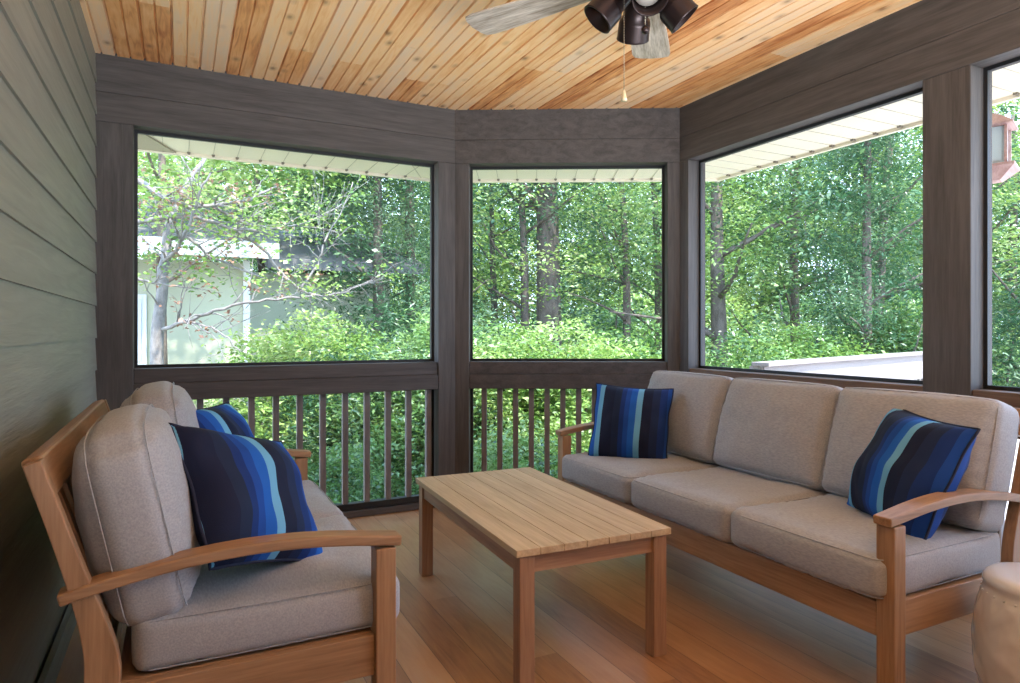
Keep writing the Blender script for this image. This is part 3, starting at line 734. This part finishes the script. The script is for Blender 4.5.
wd = MB().box(-2.1, -1.28, -0.03, -0.002, 2.75, 3.65).build('window_frame', WHITE, nh)
MB().box(-2.04, -1.34, -0.045, -0.031, 2.81, 3.59).build('pane', plain('far_pane', (0.55, 0.62, 0.66), 0.15), wd)

# ------------------------------------------------------------------ vegetation
rng = np.random.default_rng(7)
def leaf_mesh(name, centers, size, mats, aspect=0.5, up=0.55, seed=0, droop=0.0):
    r = np.random.default_rng(seed); n = len(centers)
    nrm = r.normal(size=(n, 3)); nrm[:, 2] = np.abs(nrm[:, 2]) + up*2.0; nrm /= np.linalg.norm(nrm, axis=1)[:, None]
    a = r.normal(size=(n, 3)); a[:, 2] -= droop; a -= nrm*(a*nrm).sum(1)[:, None]; a /= np.linalg.norm(a, axis=1)[:, None]
    b = np.cross(nrm, a); s = (size*(0.6 + 0.8*r.random(n)))[:, None]
    v = np.empty((n, 4, 3)); v[:, 0] = centers - a*s*0.5; v[:, 1] = centers + b*s*aspect*0.5 + nrm*s*0.06 - a*s*0.08
    v[:, 2] = centers + a*s*0.5 - nrm*s*0.05; v[:, 3] = centers - b*s*aspect*0.5 + nrm*s*0.06 - a*s*0.08
    me = bpy.data.meshes.new(name)
    me.vertices.add(n*4); me.vertices.foreach_set('co', v.reshape(-1).astype(np.float32))
    me.loops.add(n*4); me.loops.foreach_set('vertex_index', np.arange(n*4, dtype=np.int32))
    me.polygons.add(n); me.polygons.foreach_set('loop_start', (np.arange(n)*4).astype(np.int32))
    me.update(calc_edges=True)
    for m in mats: me.materials.append(m)
    return me
def clumps(n_cl, per, rx, ry, rz, sig, sigz, seed, shell=0.45, cz=0.0):
    r = np.random.default_rng(seed)
    d = r.normal(size=(n_cl, 3)); d /= np.linalg.norm(d, axis=1)[:, None]
    rad = shell + (1 - shell)*r.random(n_cl)
    c = d*rad[:, None]*np.array([rx, ry, rz]); c[:, 2] += cz
    p = np.repeat(c, per, axis=0) + r.normal(size=(n_cl*per, 3))*np.array([sig, sig, sigz])
    return p
def add_mesh(name, me, parent):
    o = bpy.data.objects.new(name, me); COL.objects.link(o); o.parent = parent; return o
def trunk_mb(h, r0, lean=(0, 0), seed=0, branches=8, z_first=2.5, reach=2.0, crook=0.25, z0=0.0):
    rd = random.Random(seed); mb = MB(); n = 12; path = []
    ph = rd.random()*6
    for i in range(n+1):
        f = i/n; path.append(Vector((lean[0]*f*h + crook*math.sin(f*4+ph)*f, lean[1]*f*h + crook*math.cos(f*3+ph)*f, z0 + f*h)))
    mb.tube(path, [r0*(1 - 0.75*i/n)*(1.25 if i == 0 else 1) for i in range(n+1)], 10)
    for k in range(branches):
        f = (z_first/h) + (1 - z_first/h)*k/max(1, branches); i = min(n-1, int(f*n)); p = path[i]
        a = rd.random()*2*PI; q = [p]; d = Vector((math.cos(a), math.sin(a), 0.35 + rd.random()*0.5)); ln_ = reach*(1 - 0.5*f)
        for s in range(5):
            q.append(q[-1] + d*ln_/5); d += Vector((rd.uniform(-.3, .3), rd.uniform(-.3, .3), rd.uniform(-.15, .2)))
        rr = r0*0.38*(1 - f*0.5); mb.tube(q, [rr*(1 - 0.8*s/5) for s in range(6)], 6)
    return mb
def make_tree(name, h, r0, crown_args, leaf_size, m, seed, **kw):
    t = bpy.data.objects.new(name, None); COL.objects.link(t)
    trunk_mb(h, r0, seed=seed, **kw).build('trunk', BARK, t)
    p = clumps(*crown_args, seed=seed)
    add_mesh('crown', leaf_mesh('crown', p, leaf_size, [m], seed=seed), t)
    return t
def place(proto, first, u, d, label, cat, group=None, rz=0.0, sc=1.0, z=GZ):
    o = proto if first else copy_tree(proto)
    p = at(u, d); o.location = (p.x, p.y, z); o.rotation_euler = (0, 0, rz); o.scale = (sc, sc, sc)
    return tag(o, label, cat, group)

# far, dense woodland trees
far = [make_tree('woodland_tree', 11, 0.22, (300, 80, 3.6, 3.6, 5.0, 0.42, 0.20), 0.17, LEAF_MID, 101, branches=10) ,
       make_tree('woodland_tree', 11, 0.20, (300, 80, 3.6, 3.6, 5.0, 0.42, 0.20), 0.17, LEAF_BLUE, 102, branches=10),
       make_tree('woodland_tree', 11, 0.20, (300, 80, 3.6, 3.6, 5.0, 0.42, 0.20), 0.17, LEAF_LIGHT, 103, branches=10)]
for t in far:
    for c in t.children:
        if c.name.startswith('crown'): c.location = (0, 0, 6.4)
fl = ['darker green woodland tree in the distant row', 'blue-green woodland tree in the distant row', 'pale yellow-green woodland tree in the distant row']
fo = [(40, 26, 0), (150, 29, 2), (235, 24, 1), (320, 28, 0), (400, 25, 2), (470, 29, 1), (545, 26, 2), (620, 30, 0), (690, 25, 2), (770, 28, 0), (850, 25, 1), (930, 29, 2), (1010, 24, 0), (1090, 27, 1), (1180, 24, 2),
      (280, 36, 0), (440, 38, 1), (590, 38, 0), (740, 38, 2), (890, 37, 1), (1040, 36, 0)]
seen = set()
for k, (u, d, q) in enumerate(fo):
    place(far[q], q not in seen, u, d, fl[q] + ' beyond the screens', 'tree', 'distant ' + ['darker green', 'blue-green', 'pale yellow-green'][q] + ' woodland trees', rz=k*1.3, sc=1.0 + 0.12*math.sin(k*2.1)); seen.add(q)

# understory shrubs filling beneath the woodland
us = [None]*2
for q, (m, sd) in enumerate(((LEAF_MID, 111), (LEAF_LIGHT, 112))):
    t = bpy.data.objects.new('understory_shrub', None); COL.objects.link(t)
    trunk_mb(2.2, 0.05, seed=sd, branches=6, z_first=0.4, reach=1.2).build('stem', BARK, t)
    add_mesh('foliage', leaf_mesh('foliage', clumps(240, 70, 2.6, 2.6, 2.0, 0.30, 0.16, sd, cz=1.7), 0.14, [m], seed=sd), t); us[q] = t
ul = ['mid green leafy shrub in the shade under the woodland trees', 'light green leafy shrub under the woodland trees']
seen = set()
for k, (u, d, q) in enumerate([(330, 17, 0), (400, 19, 1), (455, 16, 0), (520, 18, 1), (585, 17, 0), (650, 18, 1), (715, 17, 0), (780, 19, 1), (850, 17, 0), (930, 18, 1), (1010, 16, 0), (1100, 17, 1), (240, 20, 0), (160, 21, 1), (60, 20, 0)]):
    place(us[q], q not in seen, u, d, ul[q], 'shrub', ['mid green', 'light green'][q] + ' understory shrubs', rz=k*2.0, sc=1.0 + 0.2*math.sin(k*1.7)); seen.add(q)

# mid-distance trees with visible trunks, layered boughs
mid = [make_tree('layered_tree', 9.5, 0.20, (120, 90, 3.0, 3.0, 3.3, 0.42, 0.10), 0.095, LEAF_MID, 121, branches=12, z_first=2.6, reach=2.4),
       make_tree('layered_tree', 9.5, 0.13, (110, 95, 2.7, 2.7, 3.1, 0.40, 0.10), 0.09, LEAF_LIGHT, 122, branches=12, z_first=2.6, reach=2.2),
       make_tree('layered_tree', 8.5, 0.12, (110, 95, 2.6, 2.6, 3.0, 0.38, 0.12), 0.09, LEAF_BLUE, 123, branches=12, z_first=2.4, reach=2.0)]
for t in mid:
    for c in t.children:
        if c.name.startswith('crown'): c.location = (0, 0, 6.0)
ml = [(549, 12.5, 3, 'tall tree with the thickest dark trunk, seen through the middle screen', 1.0),
      (520, 12.5, 1, 'light green slim-trunked tree left of the thick trunk in the middle screen', 0.9),
      (497, 13.5, 2, 'blue-green leaning tree at the left edge of the middle screen', 0.9),
      (622, 12.5, 2, 'blue-green slim tree right of the thick trunk in the middle screen', 0.95),
      (655, 14.0, 1, 'light green tree at the right edge of the middle screen', 0.95),
      (722, 12.0, 0, 'dark-trunked tree at the left edge of the right screen', 0.95),
      (800, 13.5, 1, 'bright yellow-green tree in the middle of the right screen', 1.0),
      (880, 11.5, 2, 'blue-green tree with layered boughs at the right of the right screen', 1.05),
      (965, 12.5, 1, 'mid green tree hidden partly by the wide right post', 1.0),
      (1050, 11.0, 1, 'light green tree at the far right edge behind the lantern', 1.0),
      (405, 11.5, 2, 'tall blue-green tree at the right of the left screen', 1.05),
      (345, 14.0, 0, 'mid green tree in the centre of the left screen', 1.0),
      (205, 15.0, 1, 'bright green tree over the neighbouring house', 1.0),
      (110, 12.5, 1, 'bright green tree at the far left behind the bare branches', 1.0)]
tk = bpy.data.objects.new('thick_trunk_tree', None); COL.objects.link(tk)
trunk_mb(13, 0.30, seed=9, branches=9, z_first=5.5, reach=3.0, crook=0.12).build('trunk', BARK, tk)
add_mesh('crown', leaf_mesh('crown', clumps(130, 90, 3.4, 3.4, 3.2, 0.42, 0.12, 125, cz=9.2), 0.10, [LEAF_MID], seed=125), tk)
mid.append(tk)
hc = bpy.data.objects.new('high_crowned_tree', None); COL.objects.link(hc)
trunk_mb(7.5, 0.09, seed=19, branches=9, z_first=4.3, reach=1.6, crook=0.12).build('trunk', BARK, hc)
add_mesh('crown', leaf_mesh('crown', clumps(110, 80, 2.3, 2.3, 1.7, 0.34, 0.10, 126, cz=6.15), 0.085, [LEAF_LIGHT], seed=126, aspect=0.7), hc)
mid.append(hc)
ce = bpy.data.objects.new('conifer_tree', None); COL.objects.link(ce)
trunk_mb(9.5, 0.12, seed=29, branches=14, z_first=1.0, reach=1.4, crook=0.05).build('trunk', BARK, ce)
rr_ = np.random.default_rng(41); nc = 330; zz_ = 0.8 + 8.4*rr_.random(nc)**1.15; ra_ = (1.75*(1 - zz_/9.8))*(0.35 + 0.65*rr_.random(nc)); aa_ = rr_.random(nc)*2*PI
pp_ = np.stack([ra_*np.cos(aa_), ra_*np.sin(aa_), zz_ - 0.25*ra_], 1)
pp_ = np.repeat(pp_, 90, axis=0) + rr_.normal(size=(nc*90, 3))*np.array([0.20, 0.20, 0.13])
add_mesh('crown', leaf_mesh('crown', pp_, 0.085, [LEAF_BLUE], seed=42, aspect=0.28, droop=1.2), ce)
mid.append(ce)
ml += [(378, 10.6, 5, 'tall drooping conifer in the right half of the left screen', 1.0),
       (330, 12.6, 5, 'tall conifer behind the other conifer in the middle of the left screen', 1.05),
       (868, 10.2, 5, 'tall drooping conifer near the wide post in the right screen', 0.9),
       (165, 8.2, 4, 'bright yellow-green tree with a high crown above the eave of the house', 1.0),
       (262, 10.6, 4, 'bright yellow-green tree with a high crown right of the house corner', 1.05)]
seen = set()
for k, (u, d, q, lb, s_) in enumerate(ml):
    place(mid[q], q not in seen, u, d, lb, 'tree', rz=k*1.9, sc=s_); seen.add(q)

# near shrubs below and just above the sill
def make_shrub(name, m, size, rx, rz, ncl, per, seed, sig=0.16, sigz=0.07, droop=0.0, aspect=0.45):
    t = bpy.data.objects.new(name, None); COL.objects.link(t)
    trunk_mb(rz*1.5, 0.035, seed=seed, branches=8, z_first=0.3, reach=rx*0.7, crook=0.1).build('stem', BARK, t)
    add_mesh('foliage', leaf_mesh('foliage', clumps(ncl, per, rx, rx, rz, sig, sigz, seed, shell=0.55, cz=rz), size, [m], seed=seed, droop=droop, aspect=aspect), t)
    return t
sh = [make_shrub('leafy_shrub', LEAF_LIGHT, 0.062, 1.15, 1.5, 300, 120, 131),
      make_shrub('leafy_shrub', LEAF_MID, 0.060, 1.1, 1.5, 300, 120, 132),
      make_shrub('evergreen_shrub', LEAF_BLUE, 0.085, 1.1, 1.6, 300, 80, 133, sig=0.12, sigz=0.12, aspect=0.2, droop=-0.6)]
sl = [(500, 7.6, 0, 'bright pale-leaved shrub just above the sill at the left of the middle screen', 1.10),
      (580, 8.0, 0, 'bright pale-leaved shrub above the sill in the centre of the middle screen', 1.12),
      (640, 9.2, 1, 'mid green shrub above the sill at the right of the middle screen', 1.10),
      (445, 8.2, 1, 'mid green shrub behind the corner post', 1.15),
      (415, 7.2, 1, 'leafy green shrub at the right end of the left railing', 0.98),
      (365, 7.4, 2, 'feathery evergreen shrub above the sill of the left screen', 0.98),
      (308, 8.0, 0, 'bright yellow-green shrub in front of the pale house wall', 1.16),
      (330, 9.8, 2, 'dark rounded evergreen beside the house wall', 1.05),
      (428, 9.6, 2, 'tall feathery evergreen towards the corner post', 1.2),
      (260, 6.6, 1, 'low green shrub seen through the left balusters', 0.72),
      (345, 6.0, 1, 'low green shrub behind the balusters under the left sill', 0.72),
      (510, 6.2, 1, 'low green shrub behind the balusters under the middle sill', 0.78),
      (590, 6.6, 0, 'low pale shrub behind the balusters near the sofa arm', 0.78),
      (720, 8.4, 1, 'mid green shrub at the left foot of the right screen', 1.05),
      (800, 9.5, 0, 'pale green shrub beyond the deck railing', 1.1),
      (900, 10.5, 1, 'mid green shrub beyond the deck railing by the wide post', 1.2),
      (1010, 10.5, 2, 'evergreen shrub beyond the deck railing under the lantern', 1.3)]
seen = set()
for k, (u, d, q, lb, s_) in enumerate(sl):
    place(sh[q], q not in seen, u, d, lb, 'shrub', rz=k*2.3, sc=s_); seen.add(q)

# bare-branched small tree outside the left screen
bt = thing('bare_branched_tree', 'small tree with pale bare branches and a few leaves outside the left screen', 'tree', at(158, 6.3, z=GZ))
org = Vector(bt.location)
rd = random.Random(5)
def guided(pts, r0, mb, twigs, r1=None):
    path = [at(u, d, v) - org for (u, v, d) in pts]
    fine = []
    for i in range(len(path)-1):
        for s in range(4): fine.append(path[i].lerp(path[i+1], s/4) + Vector([rd.uniform(-.012, .012) for _ in range(3)]))
    fine.append(path[-1]); n = len(fine); r1 = r1 or r0*0.35
    rs = [r0 + (r1 - r0)*i/(n-1) for i in range(n)]; mb.tube(fine, rs, 7)
    ends = []
    for k in range(twigs):
        i = rd.randrange(1, n-1); p = fine[i]; t = (fine[i+1] - fine[i-1]).normalized()
        d = (t*0.6 + Vector((rd.uniform(-1, 1), rd.uniform(-1, 1), rd.uniform(-0.6, 1)))).normalized(); q = [p]; L_ = rd.uniform(0.2, 0.65)
        for s in range(5):
            q.append(q[-1] + d*L_/5); d = (d + Vector([rd.uniform(-.35, .35) for _ in range(3)])).normalized()
        rr = min(rs[i]*0.55, 0.011); mb.tube(q, [max(rr*(1 - s/6), 0.0018) for s in range(6)], 5)
        for e_ in range(2):
            j = rd.randrange(1, 5); p2 = q[j]; d2 = (d + Vector([rd.uniform(-1, 1) for _ in range(3)])).normalized(); q2 = [p2, p2 + d2*L_*0.25, p2 + d2*L_*0.45 + Vector((0, 0, rd.uniform(-.03, .05)))]
            mb.tube(q2, [0.003, 0.002, 0.0012], 4); ends.append(q2[-1])
        ends.append(q[-1])
    return ends
ends = []
mb = MB()
ends += guided([(158, 560, 6.3), (157, 420, 6.3), (158, 320, 6.3), (163, 270, 6.3), (170, 225, 6.4), (182, 190, 6.5), (205, 158, 6.7)], 0.075, mb, 4, 0.02)
mb.build('trunk', BARK_PALE, bt)
for pts, r0, tw_ in (([(125, 176, 5.9), (150, 186, 6.0), (165, 198, 6.0), (190, 207, 6.1), (215, 206, 6.2), (250, 200, 6.3), (280, 186, 6.4)], 0.030, 16),
                     ([(120, 226, 6.2), (165, 216, 6.3), (195, 217, 6.3), (230, 228, 6.4), (262, 232, 6.5)], 0.028, 14),
                     ([(160, 330, 6.3), (185, 322, 6.1), (215, 310, 6.0), (250, 302, 6.0), (285, 298, 6.1), (312, 296, 6.2)], 0.020, 12),
                     ([(125, 276, 6.0), (140, 281, 6.0), (170, 286, 6.1), (198, 289, 6.2)], 0.016, 6),
                     ([(168, 240, 6.4), (190, 238, 6.5), (208, 255, 6.6), (235, 268, 6.7), (262, 278, 6.7)], 0.020, 12),
                     ([(230, 228, 6.5), (262, 248, 6.9), (283, 275, 7.0), (300, 290, 7.0), (322, 297, 7.0), (345, 293, 7.1), (372, 280, 7.2)], 0.018, 18),
                     ([(300, 290, 7.0), (318, 265, 7.2), (325, 240, 7.2), (340, 215, 7.3), (353, 182, 7.4)], 0.014, 14),
                     ([(215, 206, 6.2), (240, 222, 6.6), (275, 228, 6.8), (310, 222, 7.0), (342, 204, 7.2)], 0.016, 18),
                     ([(185, 322, 6.1), (212, 327, 6.0), (228, 338, 5.9), (240, 352, 5.9)], 0.012, 5),
                     ([(163, 262, 6.3), (176, 250, 6.1), (190, 222, 6.0), (200, 190, 5.9), (212, 168, 5.9)], 0.022, 8)):
    mb = MB(); ends += guided(pts, r0, mb, tw_); mb.build('branch', BARK_PALE, bt)
E_ = np.array([tuple(e_) for e_ in ends]); r = np.random.default_rng(3)
sel = E_[r.random(len(E_)) < 0.45]
add_mesh('dead_leaves', leaf_mesh('dead_leaves', np.repeat(sel[:60], 12, axis=0) + r.normal(size=(len(sel[:60])*12, 3))*0.045, 0.05, [LEAF_BROWN], seed=8), bt)
sel = E_[r.random(len(E_)) < 0.55]; sel = sel[sel[:, 2] > 3.55]
add_mesh('leaves', leaf_mesh('leaves', np.repeat(sel, 12, axis=0) + r.normal(size=(len(sel)*12, 3))*np.array([0.12, 0.12, 0.06]), 0.05, [LEAF_LIGHT], seed=9, aspect=0.7), bt)
